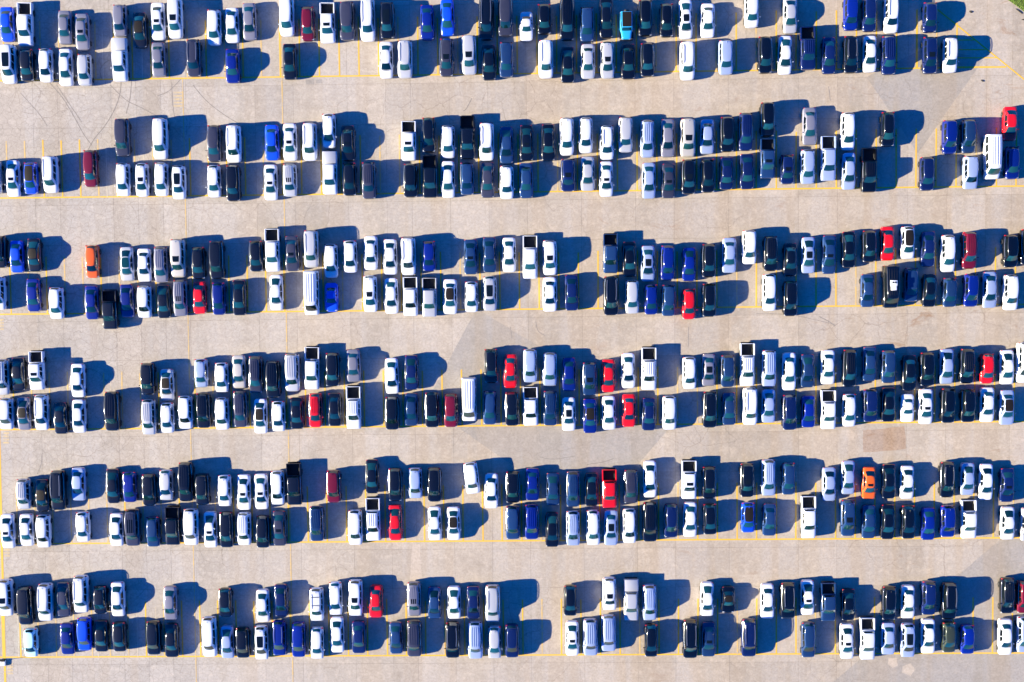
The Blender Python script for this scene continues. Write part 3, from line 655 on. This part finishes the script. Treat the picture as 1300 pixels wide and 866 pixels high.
CARS = """
# band|tile origin x0|y0 ; rows U / L
0 0 U Bs 48 45 268;Wp 165 15 298;Gs 415 68 285;Gsr 525 88 322;Gu 765 42 238;Ksk 890 80 308;Wsr 1005 18 258;Wur 1115 -12 250
0 0 L WuS 60 283 535;Kh 175 315 520;Wh 295 310 525;Ws 420 310 548;Su 540 345 545;Wq 765 235 515;Gs 1008 270 490;DuL 1232 250 490
0 260 U Wu 62 60 293;Ws 175 50 275;Gs 285 20 258;Wu 522 -20 235;Mh 655 45 265;Wpr 782 22 272;Du 905 12 262;WuL 1035 -12 268;KuS 1158 15 250
0 260 L Ys 178 312 530;Ksr 540 278 508;Ws 1152 265 500;SuL 1272 258 500
0 520 U Ys 112 32 258;Bs 240 -5 232;KuL 487 -15 260;Du 608 -18 235;Wt 742 75 262;Kh 855 28 222;KuR 1000 -12 262;Eu 1125 45 268;Ks 1248 -10 245
0 520 L Dur 235 245 490;Sur 378 225 478;Ks 503 285 512;Eu 615 268 495;WuL 865 255 500;Ks 1003 300 528;Ss 1132 280 502;Sur 1255 265 502
0 780 U Cj 75 75 255;Ku 195 -2 235;Kh 330 25 240;WsS 452 -2 250;Ws 592 25 240;Wu 870 -40 180;Ss 1115 -20 215
0 780 L Ks 87 280 505;Ku 208 275 490;WuL 462 265 512;Lu 705 255 478;Ku 955 232 470;Ws 1082 228 475;NpR 1225 170 448
0 1040 U Yu 198 -20 198;Nu 315 -15 205;WuL 455 -30 215;Nh 700 20 208
0 1040 L Ns 60 238 472;KuL 198 230 468;Ws 320 228 460;NuR 438 230 478;Nur 700 235 472;WuL 828 240 465
1 0 U Du 780 128 370;Wu 1020 125 390
1 0 L Su -32 400 605;Wsr 85 392 625;Bhk 200 408 610;WuL 325 365 602;Mu 578 328 565;Wu 785 410 622;Whr 905 412 625;Wu 1028 408 622;WuS 1138 425 642
1 260 U Du 62 170 405;WuL 185 170 410;Bs 428 168 395;Wsr 542 158 398;WuL 668 155 398;Wh 790 98 318;Ksr 910 172 400;Wpr 1296 150 392
1 260 L Wh 62 425 630;Ku 182 425 655;Wsr 420 420 648;SuRr 542 415 625;Wq 797 335 612;Kh 920 410 620;DuR 1042 405 640;Ku 1307 415 630
1 520 U Kh 122 122 345;Wu 245 172 382;Kp 368 110 388;WuL 490 155 398;Es 615 180 415;Ksr 742 170 398;Ks 880 165 398;Wu 998 122 365;Wu 1118 120 350;WuL 1252 172 392
1 520 L Kp 130 362 632;Ws 245 398 632;Eu 365 408 615;Ds 495 405 632;Wu 617 428 640;Es 740 410 635;Nur 1005 385 592;Ss 1130 370 588;Wsr 1248 400 625
1 780 U Su 70 118 345;LuR 208 138 378;Gs 338 132 375;Tur 465 128 375;Ls 588 133 355;Ku 715 118 342;NuR 832 92 335;Ku 970 25 245;Gs 1238 58 298
1 780 L Ls 218 408 637;Dsr 343 415 635;Kur 470 388 610;Kh 592 385 600;Ns 710 375 580;Ns 840 352 578;Epr 970 255 510;Nhr 1095 360 545;Lu 1225 325 545
1 1040 U Wu 180 90 332;Kh 432 88 308;Yu 825 138 355;Eu 945 135 350;Rs 1210 52 270
1 1040 L Lp 55 238 525;Ls 187 345 580;KpR 312 318 598;Nu 680 372 588;Lu 957 365 578;Wv 1092 225 515;Yh 1222 305 515
2 0 U Ku 0 100 300;Bs 110 128 330;Ksk 220 115 325;Oh 590 158 365;Ssb 808 168 385;Ws 918 178 388;GuR 1025 168 395;Tur 1133 118 362;Kh 1262 170 372
2 0 L Wu -5 358 568;Ys 215 370 578;Wu 362 425 625;Ys 585 415 628;Kp 702 445 688;Ys 808 405 615;Wu 920 415 618;Ks 1040 410 620;GuRr 1148 378 608;Rs 1268 388 592
2 260 U Ku 78 130 372;Kh 328 130 325;Wp 432 52 325;Dsr 555 98 322;SuL 677 62 300;Wu 803 150 365;Wh 925 128 332;Ws 1055 98 315;Ws 1178 118 345;WuL 1293 110 350
2 260 L Yh 92 395 600;Ks 220 380 602;Ws 455 345 570;Wv 680 318 600;Bt 805 395 580;Wur 1052 350 582;Ws 1185 365 592;Wp 1307 360 600
2 520 U Yh 125 132 322;Esr 388 120 342;Es 508 108 330;Ws 632 108 328;Wp 765 95 370;Wur 890 125 348;Ep 1275 90 330
2 520 L Sp 127 365 610;Wsk 258 372 595;Wh 393 388 582;SuS 510 355 575;Ws 890 360 578;Ns 1028 345 572;KuL 1278 355 603
2 780 U Ks 95 135 358;LsS 212 160 388;Yu 337 160 378;Ys 473 172 385;Ku 598 150 362;Ls 728 110 332;Wu 855 62 278;KuR 990 100 322;Ks 1115 150 350;LsS 1230 105 335
2 780 L Su 112 378 592;Yh 232 408 598;Eu 343 415 602;Rh 472 435 628;Ku 600 402 612;Wu 982 340 575;Ku 1115 385 608
2 1040 U Esr 62 95 340;Ks 185 70 300;Ku 315 65 265;Rs 432 38 255;Whk 560 38 245;Ns 690 70 293;Wu 815 92 328;MuR 950 72 308;Ku 1210 95 295;Ku 1318 55 280
2 1040 L Es 305 340 550;Kb 448 285 555;Eh 580 300 515;Ks 698 340 548;Eh 825 365 550;Yu 960 338 548;Ls 1080 325 555;Wu 1212 345 570
3 0 U SuR 20 130 358;Ks 118 120 330;Wpr 238 85 318;Ws 497 158 372;Ku 940 155 355;Ssk 1062 205 380;Lh 1280 128 310
3 0 L Wu 45 382 570;Gsk 155 370 580;WuL 268 355 580;Ks 388 405 603;Ws 503 385 597;KuR 715 335 585;SuR 948 385 610;Wh 1065 405 598;Wu 1180 362 572;KuR 1294 345 567
3 260 U Wh 110 152 340;Ts 218 105 315;DuR 325 112 345;KuR 435 150 385;SuR 557 95 335;Wp 683 52 322;Ku 812 90 303;Gs 945 68 275;Ws 1188 122 350;Ns 1312 105 325
3 260 L Wu 112 372 578;DuR 228 332 562;Wsk 355 370 592;Wh 470 395 588;Ks 585 372 573;RhR 705 345 563;Ks 825 345 555;WpR 947 300 572;Ku 1190 368 578;Es 1312 345 552
3 520 U Kh 518 65 282;Rs 640 98 313;Lu 765 65 278;Lu 890 88 300;Ys 1012 120 332;Eur 1142 150 360;Rs 1262 130 340
3 520 L Ku 143 340 563;Mu 262 348 562;Wv 378 243 522;Eh 510 330 545;Ku 650 338 553;Wp 768 308 548;EuR 893 330 552;WsS 1010 370 585;Ysk 1145 380 600;Ws 1265 362 578
3 780 U Ws 88 90 315;WpR 218 55 325;Wu 475 115 320;GsS 598 100 298;Eu 718 105 307;WpR 842 28 300;LuR 980 72 305;Ws 1108 88 328;Es 1225 98 310
3 780 L Rs 92 350 560;Ns 218 375 583;Wu 348 362 578;Ku 605 335 565;Es 727 340 548;WuL 860 310 548;Ls 977 320 533;Nu 1110 355 580;Ys 1230 362 562
3 1040 U Ws 55 72 290;KuR 190 70 305;Es 318 52 270;Eu 437 75 282;Ks 570 105 330;Ku 682 88 300;Ls 808 65 288;KuR 935 65 285;Rh 1062 95 285;Ws 1190 72 290;WuR 1298 25 280
3 1040 L Wp 55 330 568;Wh 188 350 558;Nu 322 320 528;Ks 438 310 527;Wt 560 350 530;Wsr 675 318 543;Ku 815 315 535;Ku 940 320 530;Ws 1065 308 530;Lsk 1190 325 547
4 0 U SuR 155 170 350;Ksk 275 165 375;KuL 370 110 362;Ls 500 92 303;Ks 720 100 320;Yh 827 118 313;Ku 950 132 335;Sh 1058 105 300;KuR 1182 58 308;Ku 1287 135 325
4 0 L Wsr 52 385 605;Ws 172 385 590;Wu 280 390 600;Wh 530 372 563;Ws 745 380 590;DuRS 842 355 590;Eh 975 402 595;Kp 1100 340 580;Wu 1215 352 585;Wsr 1337 370 600
4 260 U Wh 128 138 338;Wsr 250 135 362;Wsr 360 130 358;Wu 465 112 328;Kp 570 62 328;Mu 820 108 315;Ks 1062 40 258;Ku 1210 95 305
4 260 L Ku 140 372 600;WuR 252 375 585;Ku 370 395 602;Dsr 475 365 590;EuR 712 335 560;Wu 957 360 583;WpR 1070 282 555;Rs 1210 328 555
4 520 U Lu 38 103 278;Ku 158 92 310;Wu 395 62 255 6;Ws 520 128 352;Ku 655 120 312;Ys 780 100 297;Es 910 125 333;EuR 1037 115 342;Ks 1155 125 338;Rp 1268 105 342
4 520 L Ws 160 338 555;Wsk 280 340 553;Eu 655 335 548;YuR 775 325 548;Ks 905 375 597;LuR 1037 365 588;Wu 1165 360 585;LsS 1278 360 587
4 780 U DuR 103 105 320;Ws 225 48 283;Wpr 472 48 288;Ku 600 85 290;Kur 840 65 280;LuR 977 40 272;Eh 1103 60 265
4 780 L Wu 95 350 572;KuR 225 310 563;Nu 358 320 537;Ws 480 310 533;Kh 605 320 518;Bhk 847 312 505;Es 983 320 525;Wp 1230 270 540
4 1040 U Ls 62 90 305;Ls 183 48 263;Osr 315 88 293;Ks 440 70 290;Ws 557 80 292;KuL 808 55 283;Ls 940 62 268;Ws 1057 68 298;Nsr 1190 95 312
4 1040 L Eur 180 295 528;Es 313 328 543;Ks 433 325 548;Kh 562 330 545;Ys 690 345 553;Yu 813 332 532;Wp 945 298 538;Ws 1195 340 550;Ss 1322 345 560
5 0 U Wur 40 75 308;Ku 165 120 365;WuL 292 100 340;Ds 405 95 313;WuL 518 50 288;Kh 640 118 292;Ws 750 92 312;Gs 1083 118 335
5 0 L Ph 200 385 568;Ys 430 352 553;Bu 540 315 528;Ks 645 335 537;Kh 762 345 535;Ku 978 338 555;Ks 1090 355 572;Wu 1332 312 568
5 260 U Kh 133 130 315;Ws 370 138 348;Ns 485 105 315;WuX 713 128 340;Wh 832 90 302;Wur 958 78 308;Rs 1088 112 320
5 260 L Ls 145 368 578;Ku 243 380 575;WuS 362 368 585;YuL 475 335 560;Yu 597 345 570;Wh 715 378 580;Ws 842 312 542;Ns 977 340 547;Es 1215 345 550
5 520 U GuRr 30 90 310;Es 158 122 328;Ws 283 118 328;Ns 405 118 328;SuL 528 110 348;Kh 1020 112 308;Wur 1268 62 272
5 520 L DuR 30 335 567;KuL 273 345 575;LuR 418 342 580;Sh 540 370 578;Nu 650 360 573;Wsr 1032 338 562;LuR 1148 325 560;LuR 1262 300 533
5 780 U Sq 105 70 335;LuR 222 108 337;Ws 588 92 310;Kx 722 120 293;Ws 970 102 327;KuL 1098 95 325;Wsr 1225 80 303
5 780 L Kh 232 358 568;KuL 480 328 577;Esr 597 345 568;NuL 852 325 567;Eu 1228 345 572
5 1040 U Ep 55 95 338;Ks 183 135 338;Ku 440 118 333;Ws 562 112 325;Nu 692 85 302;KuL 820 95 330;KuR 1190 65 293;Mu 1297 85 290
5 1040 L Wsr 175 355 582;Wp 303 315 583;Ls 437 348 555;LuS 560 352 570;Ws 690 325 548;Vh 820 345 540;Yh 938 362 550;Ws 1180 325 557;Lu 1297 310 540
"""
# ------------------------------------------------------------------ the vehicles, one by one
KIND = {'s': ('sedan', 'sedan', 'sedans parked in the double rows'), 'u': ('suv', 'SUV', 'SUVs parked in the double rows'),
        'h': ('hatchback', 'hatchback', 'hatchbacks parked in the double rows'), 'p': ('pickup_truck', 'pickup', 'pickups parked in the double rows'),
        'q': ('pickup_truck', 'pickup', 'pickups parked in the double rows'), 'v': ('passenger_van', 'van', 'vans parked in the double rows'),
        'b': ('passenger_van', 'van', 'vans parked in the double rows'), 't': ('coupe', 'coupe', 'coupes parked in the double rows'),
        'x': ('convertible', 'convertible', None), 'j': ('offroader', 'off-roader', None)}
TILE_Y = (0, 125, 280, 430, 575, 720)
cars = []
for row in CARS.strip().splitlines():
    if row.startswith('#'): continue
    band, x0, side, rest = row.split(' ', 3); band = int(band); x0 = int(x0)
    for ent in rest.split(';'):
        e = ent.split(); code = e[0]
        px = x0 + float(e[1]) / 5; t_ = TILE_Y[band] + float(e[2]) / 5; b_ = TILE_Y[band] + float(e[3]) / 5
        k = code[1]
        hr = {'s': .85, 'u': 1.05, 'h': .95, 'p': 1.1, 'q': 1.1, 'v': 1.8, 'b': 1.8, 't': .75, 'x': .75, 'j': 1.2}[k]
        yr = ground_at(px, t_, hr if t_ < NADIR_Y else .5).y
        yf = ground_at(px, b_, .60 if b_ > NADIR_Y else .35).y
        xc = ground_at(px, (t_ + b_) / 2, .7).x
        cars.append(dict(col=code[0], kind=k, fl=code[2:], x=xc, y=(yr + yf) / 2, L=yr - yf, band=band, side=side, edge=(px < 28 or px > 1272), rot=float(e[4]) if len(e) > 4 else None))

rc = random.Random(11)
for c in cars:
    k = c['kind']; fl = c['fl']
    if k == 's': fam = rc.choice(['sA', 'sA', 'sB', 'sC'])
    elif k == 'u': fam = 'uC' if (c['L'] > 5.0 or ('L' in fl and c['L'] > 4.9)) else rc.choice(['uA', 'uB'])
    else: fam = {'h': 'hA', 'p': 'p', 'q': 'p', 'v': 'v', 'b': 'v', 't': 't', 'x': 't', 'j': 'j'}[k]
    c['fam'] = fam
# nobody overlaps: keep bumpers of the two cars in one lane apart
for c in cars:
    F = FAM[c['fam']]; c['sy'] = min(1.10, max(.90, c['L'] / F['L']))
    c['hl'] = F['L'] * c['sy'] / 2 + (.14 if c['fam'] in 'pj' else 0)
for _ in range(3):
    for a in cars:
        for b in cars:
            if a['band'] == b['band'] and a['side'] == 'U' and b['side'] == 'L' and abs(a['x'] - b['x']) < 1.95:
                gap = (a['y'] - a['hl']) - (b['y'] + b['hl'])
                if gap < .10:
                    s = (.10 - gap) / 2; a['y'] += s; b['y'] -= s
    for i, a in enumerate(cars):
        for b in cars[i + 1:]:
            if a['band'] == b['band'] and abs(a['y'] - b['y']) < a['hl'] + b['hl'] - .05:
                dx = b['x'] - a['x']; need = FAM[a['fam']]['W'] + FAM[b['fam']]['W'] + .30
                if abs(dx) < need and abs(dx) > .8:
                    s = (need - abs(dx)) / 2 * (1 if dx > 0 else -1); a['x'] -= s; b['x'] += s

# ---- labels: look first, then the vehicles it stands between or behind
FEAT = [('S', 'with a dark panoramic roof'), ('b', 'with a dark glass roof'), ('k', 'with a black roof'), ('r', 'with a small sunroof'), ('L', 'with roof rails'), ('X', 'with roof bars'), ('R', 'with a ribbed roof')]
def short(c): return PAINT[c['col']][0] + ' ' + KIND[c['kind']][1]
def look(c):
    s = short(c)
    if c['kind'] == 'q': return s + ' with a silver bed cover'
    if c['kind'] == 'b': return s + ' with a white rooftop cooling unit'
    if c['kind'] == 'x': return s + ' with its soft top up'
    if c['kind'] == 'j': return s + ' with a black top and tail-mounted spare wheel'
    for f, t in FEAT:
        if f in c['fl']: return s + ' ' + t
    if c['kind'] == 'p': return s + ' with an empty bed'
    return s
for band in range(6):
    for side in 'UL':
        r_ = sorted([c for c in cars if c['band'] == band and c['side'] == side], key=lambda c: c['x'])
        for i, c in enumerate(r_):
            c['l'] = r_[i - 1] if i and c['x'] - r_[i - 1]['x'] < 3.6 else None
            c['r'] = r_[i + 1] if i + 1 < len(r_) and r_[i + 1]['x'] - c['x'] < 3.6 else None
            o_ = [d for d in cars if d['band'] == band and d['side'] != side and abs(d['x'] - c['x']) < 1.4]
            c['o'] = min(o_, key=lambda d: abs(d['x'] - c['x'])) if o_ else None
def words(s): return len(s.split())
def variants(c):
    base = look(c); l, r, o = c['l'], c['r'], c['o']
    if l and r: ctx = 'between ' + short(l) + ' and ' + short(r)
    elif l or r: ctx = 'beside ' + short(l or r) + ('' if c['edge'] else ' and an empty bay')
    else: ctx = 'alone between two empty bays'
    opp = ('tail to ' if c['side'] == 'L' else 'nose to ') + short(o) if o else ('empty bay behind' if c['side'] == 'L' else 'empty bay ahead')
    yield base + ' ' + ctx
    yield base + ' ' + ctx + ', ' + opp
    n2 = [q for q in (l and l['l'], r and r['r']) if q]
    if n2: yield short(c) + ' ' + ctx + ', two bays from ' + short(n2[0]) + (' and ' + short(n2[1]) if len(n2) > 1 else '')
    d = [q for q in (l and l['o'], r and r['o']) if q]
    if len(d) == 2: yield short(c) + ' ' + ctx + ', ' + opp.replace(' to ', ' to ') + ', near ' + short(d[0])
from collections import Counter
def clip16(s): return s if words(s) <= 16 else None
lab = {}
todo = list(range(len(cars)))
for level in range(4):
    cand = {}
    for i in todo:
        v = list(variants(cars[i])); s = clip16(v[min(level, len(v) - 1)]) or clip16(short(cars[i]) + v[min(level, len(v) - 1)][len(look(cars[i])):]) or v[0]
        cand[i] = s
    cnt = Counter(list(cand.values()) + list(lab.values()))
    nxt = []
    for i in todo:
        if cnt[cand[i]] == 1 or level == 3: lab[i] = cand[i]
        else: nxt.append(i)
    todo = nxt

def link_part(name, mesh, parent, paint_slot=None, paint_mat=None):
    o = bpy.data.objects.new(name, mesh); COL.objects.link(o); o.parent = parent
    if paint_slot is not None:
        o.material_slots[0].link = 'OBJECT'; o.material_slots[0].material = paint_mat
    return o

def fan_mesh():
    bm = bmesh.new(); bmesh.ops.create_cone(bm, cap_ends=True, segments=16, radius1=.13, radius2=.13, depth=.04)
    return finish(bm, 'fan', [M['trim']])
for i, c in enumerate(cars):
    F = FAM[c['fam']]; nm, cat, grp = KIND[c['kind']]
    e = bpy.data.objects.new(nm, None); COL.objects.link(e); e.empty_display_size = .3
    e.location = (c['x'], c['y'], 0.013); rot = c['rot'] if c['rot'] is not None else rc.gauss(0, .45)
    e.rotation_euler = (0, 0, math.radians(rot)); e.scale = (1 + rc.uniform(-.015, .015), c['sy'], 1 + rc.uniform(-.02, .02))
    e['label'] = lab[i]; e['category'] = cat
    if grp: e['group'] = grp
    pm = PAINT[c['col']][1]
    for name, mesh, slot, sub in F['parts']:
        p = mesh.materials[0]
        painted = slot == 0 and p == PW
        o = link_part(name, mesh, e, 0 if painted else None, pm)
        if name == 'wheel':
            o.location = sub
        if name == 'body' and c['kind'] == 'j': pass
    X = F['extras']; keys = []
    for f in c['fl']:
        if f == 'L': keys += ['L1', 'L2']
        elif f == 'X': keys += ['X0', 'X1', 'L1', 'L2']
        else: keys.append(f)
    if c['kind'] == 'q': keys.append('Q')
    if c['kind'] in 'xj': keys.append('k')
    if c['kind'] in 'vb': keys.append('R')
    if c['kind'] in 'uh' and rc.random() < .7: keys.append('A')
    for key in keys:
        nme, me = X[key]; painted = me.materials[0] == PW
        link_part(nme, me, e, 0 if painted else None, pm)
    if c['kind'] == 'b':
        cab_ = F['cab']; p = cab_.roof(0, .42); bm = bmesh.new(); box(bm, -.46, .46, p.y - .15, p.y + .62, p.z - .01, p.z + .24, 0, .06); box(bm, -.38, .38, p.y - .75, p.y - .13, p.z - .01, p.z + .20, 0, .06)
        u = link_part('cooling_unit', finish(bm, 'cooling_unit', [M['unit']]), e); fm = fan_mesh()
        for sx in (-.14, .20):
            f_ = link_part('fan', fm, u); f_.location = (sx, p.y + .33, p.z + .245)

# ------------------------------------------------------------------ small things
def thing(o, label, cat, group=None):
    o['label'] = label; o['category'] = cat
    if group: o['group'] = group
    return o
g = ground_at(3, 841)
cabt = bpy.data.objects.new('utility_cart', None); COL.objects.link(cabt); cabt.location = (g.x, g.y, .013)
thing(cabt, 'small white utility box with a thin mast beside the thick yellow edge line', 'utility box')
bm = bmesh.new(); box(bm, -.75, .55, -.42, .36, .10, .27, 0, .04); link_part('housing', finish(bm, 'housing', [M['unit']]), cabt)
bm = bmesh.new(); box(bm, -.70, .50, .20, .44, .22, .31, 0, .03); link_part('lid', finish(bm, 'lid', [M['trim']]), cabt)
bm = bmesh.new(); bmesh.ops.create_cone(bm, cap_ends=True, segments=8, radius1=.035, radius2=.025, depth=1.3, matrix=Matrix.Translation((.35, .32, .90))); link_part('mast', finish(bm, 'mast', [M['steel']]), cabt)
wm_ = wheel_mesh(.09, .07)
for sx in (-.6, .4):
    for sy_ in (-.38, .32):
        w_ = link_part('caster', wm_, cabt); w_.location = (sx, sy_, .09)
# scraps lying on the concrete by the verge
def scrap(px, py, lx, ly, ang, label, seed):
    r = random.Random(seed); bm = bmesh.new(); n_ = 9; ring = []
    for layer, (z, s) in enumerate(((0.0, 1.0), (.05, .92), (.09, .6))):
        ring.append([bm.verts.new((lx * s * math.cos(a) * r.uniform(.75, 1.1), ly * s * math.sin(a) * r.uniform(.75, 1.1), z)) for a in [2 * math.pi * i / n_ for i in range(n_)]])
    for a, b in zip(ring[:-1], ring[1:]):
        for i in range(n_): bm.faces.new((a[i], a[(i + 1) % n_], b[(i + 1) % n_], b[i]))
    bm.faces.new(ring[-1]); bm.faces.new(ring[0][::-1])
    o = bpy.data.objects.new('rubber_scrap', finish(bm, 'rubber_scrap', [M['rubber']])); COL.objects.link(o)
    g_ = ground_at(px, py); o.location = (g_.x, g_.y, .001); o.rotation_euler = (0, 0, math.radians(ang)); return thing(o, label, 'scrap')
scrap(1247, 102.5, .27, .11, -30, 'dark scrap of rubber south of the yellow hatched corner', 1)
scrap(1232.5, 15, .26, .16, -20, 'dark lump of rubber between the hatched corner and the grass', 2)
scrap(1294, 14.5, .62, .09, -38, 'long dark strip of rubber along the edge of the grass', 3)
scrap(1299, 25, .25, .09, 5, 'small brown scrap just below the grass verge', 4)

# grass verge in the corner
gm = simple('grass_blades', (0.16, 0.26, 0.03), 0.7)
gs, gn, gl, gp = nt('verge_soil'); gp.inputs['Base Color'].default_value = (0.09, 0.13, 0.025, 1); gp.inputs['Roughness'].default_value = 1
poly = [ground_at(*p) for p in ((1275, -3), (1284, 3), (1291, 8), (1303, 17), (1360, 60), (1400, -60), (1270, -60), (1268, -12))]
vo_ = mesh_obj('verge', [(p.x, p.y, .03) for p in poly] + [(p.x, p.y, -.02) for p in poly], [tuple(range(8))] + [(i, (i + 1) % 8, 8 + (i + 1) % 8, 8 + i) for i in range(8)], gs)
vo_['kind'] = 'structure'
def inside(x, y):
    r = False; j = len(poly) - 1
    for i in range(len(poly)):
        if (poly[i].y > y) != (poly[j].y > y) and x < (poly[j].x - poly[i].x) * (y - poly[i].y) / (poly[j].y - poly[i].y) + poly[i].x: r = not r
        j = i
    return r
rg = random.Random(3); V = []; Fc = []
xa, xb = min(p.x for p in poly), max(p.x for p in poly); ya, yb = min(p.y for p in poly), max(p.y for p in poly)
while len(Fc) < 22000:
    x, y = rg.uniform(xa, xb), rg.uniform(ya, yb)
    if not inside(x, y): continue
    a = rg.uniform(0, 6.28); h = rg.uniform(.06, .16) * (1.6 if math.sin(x * 2.1) * math.sin(y * 1.7) > .3 else 1); w = .022; lean = rg.uniform(.02, .10)
    k = len(V); dx, dy = math.cos(a) * w, math.sin(a) * w
    V += [(x - dx, y - dy, .03), (x + dx, y + dy, .03), (x - dy / w * lean, y + dx / w * lean, .03 + h)]; Fc.append((k, k + 1, k + 2))
go = mesh_obj('grass', V, Fc, gm); go['kind'] = 'stuff'; go['label'] = 'bright green grass in the corner of the lot'; go['category'] = 'grass'
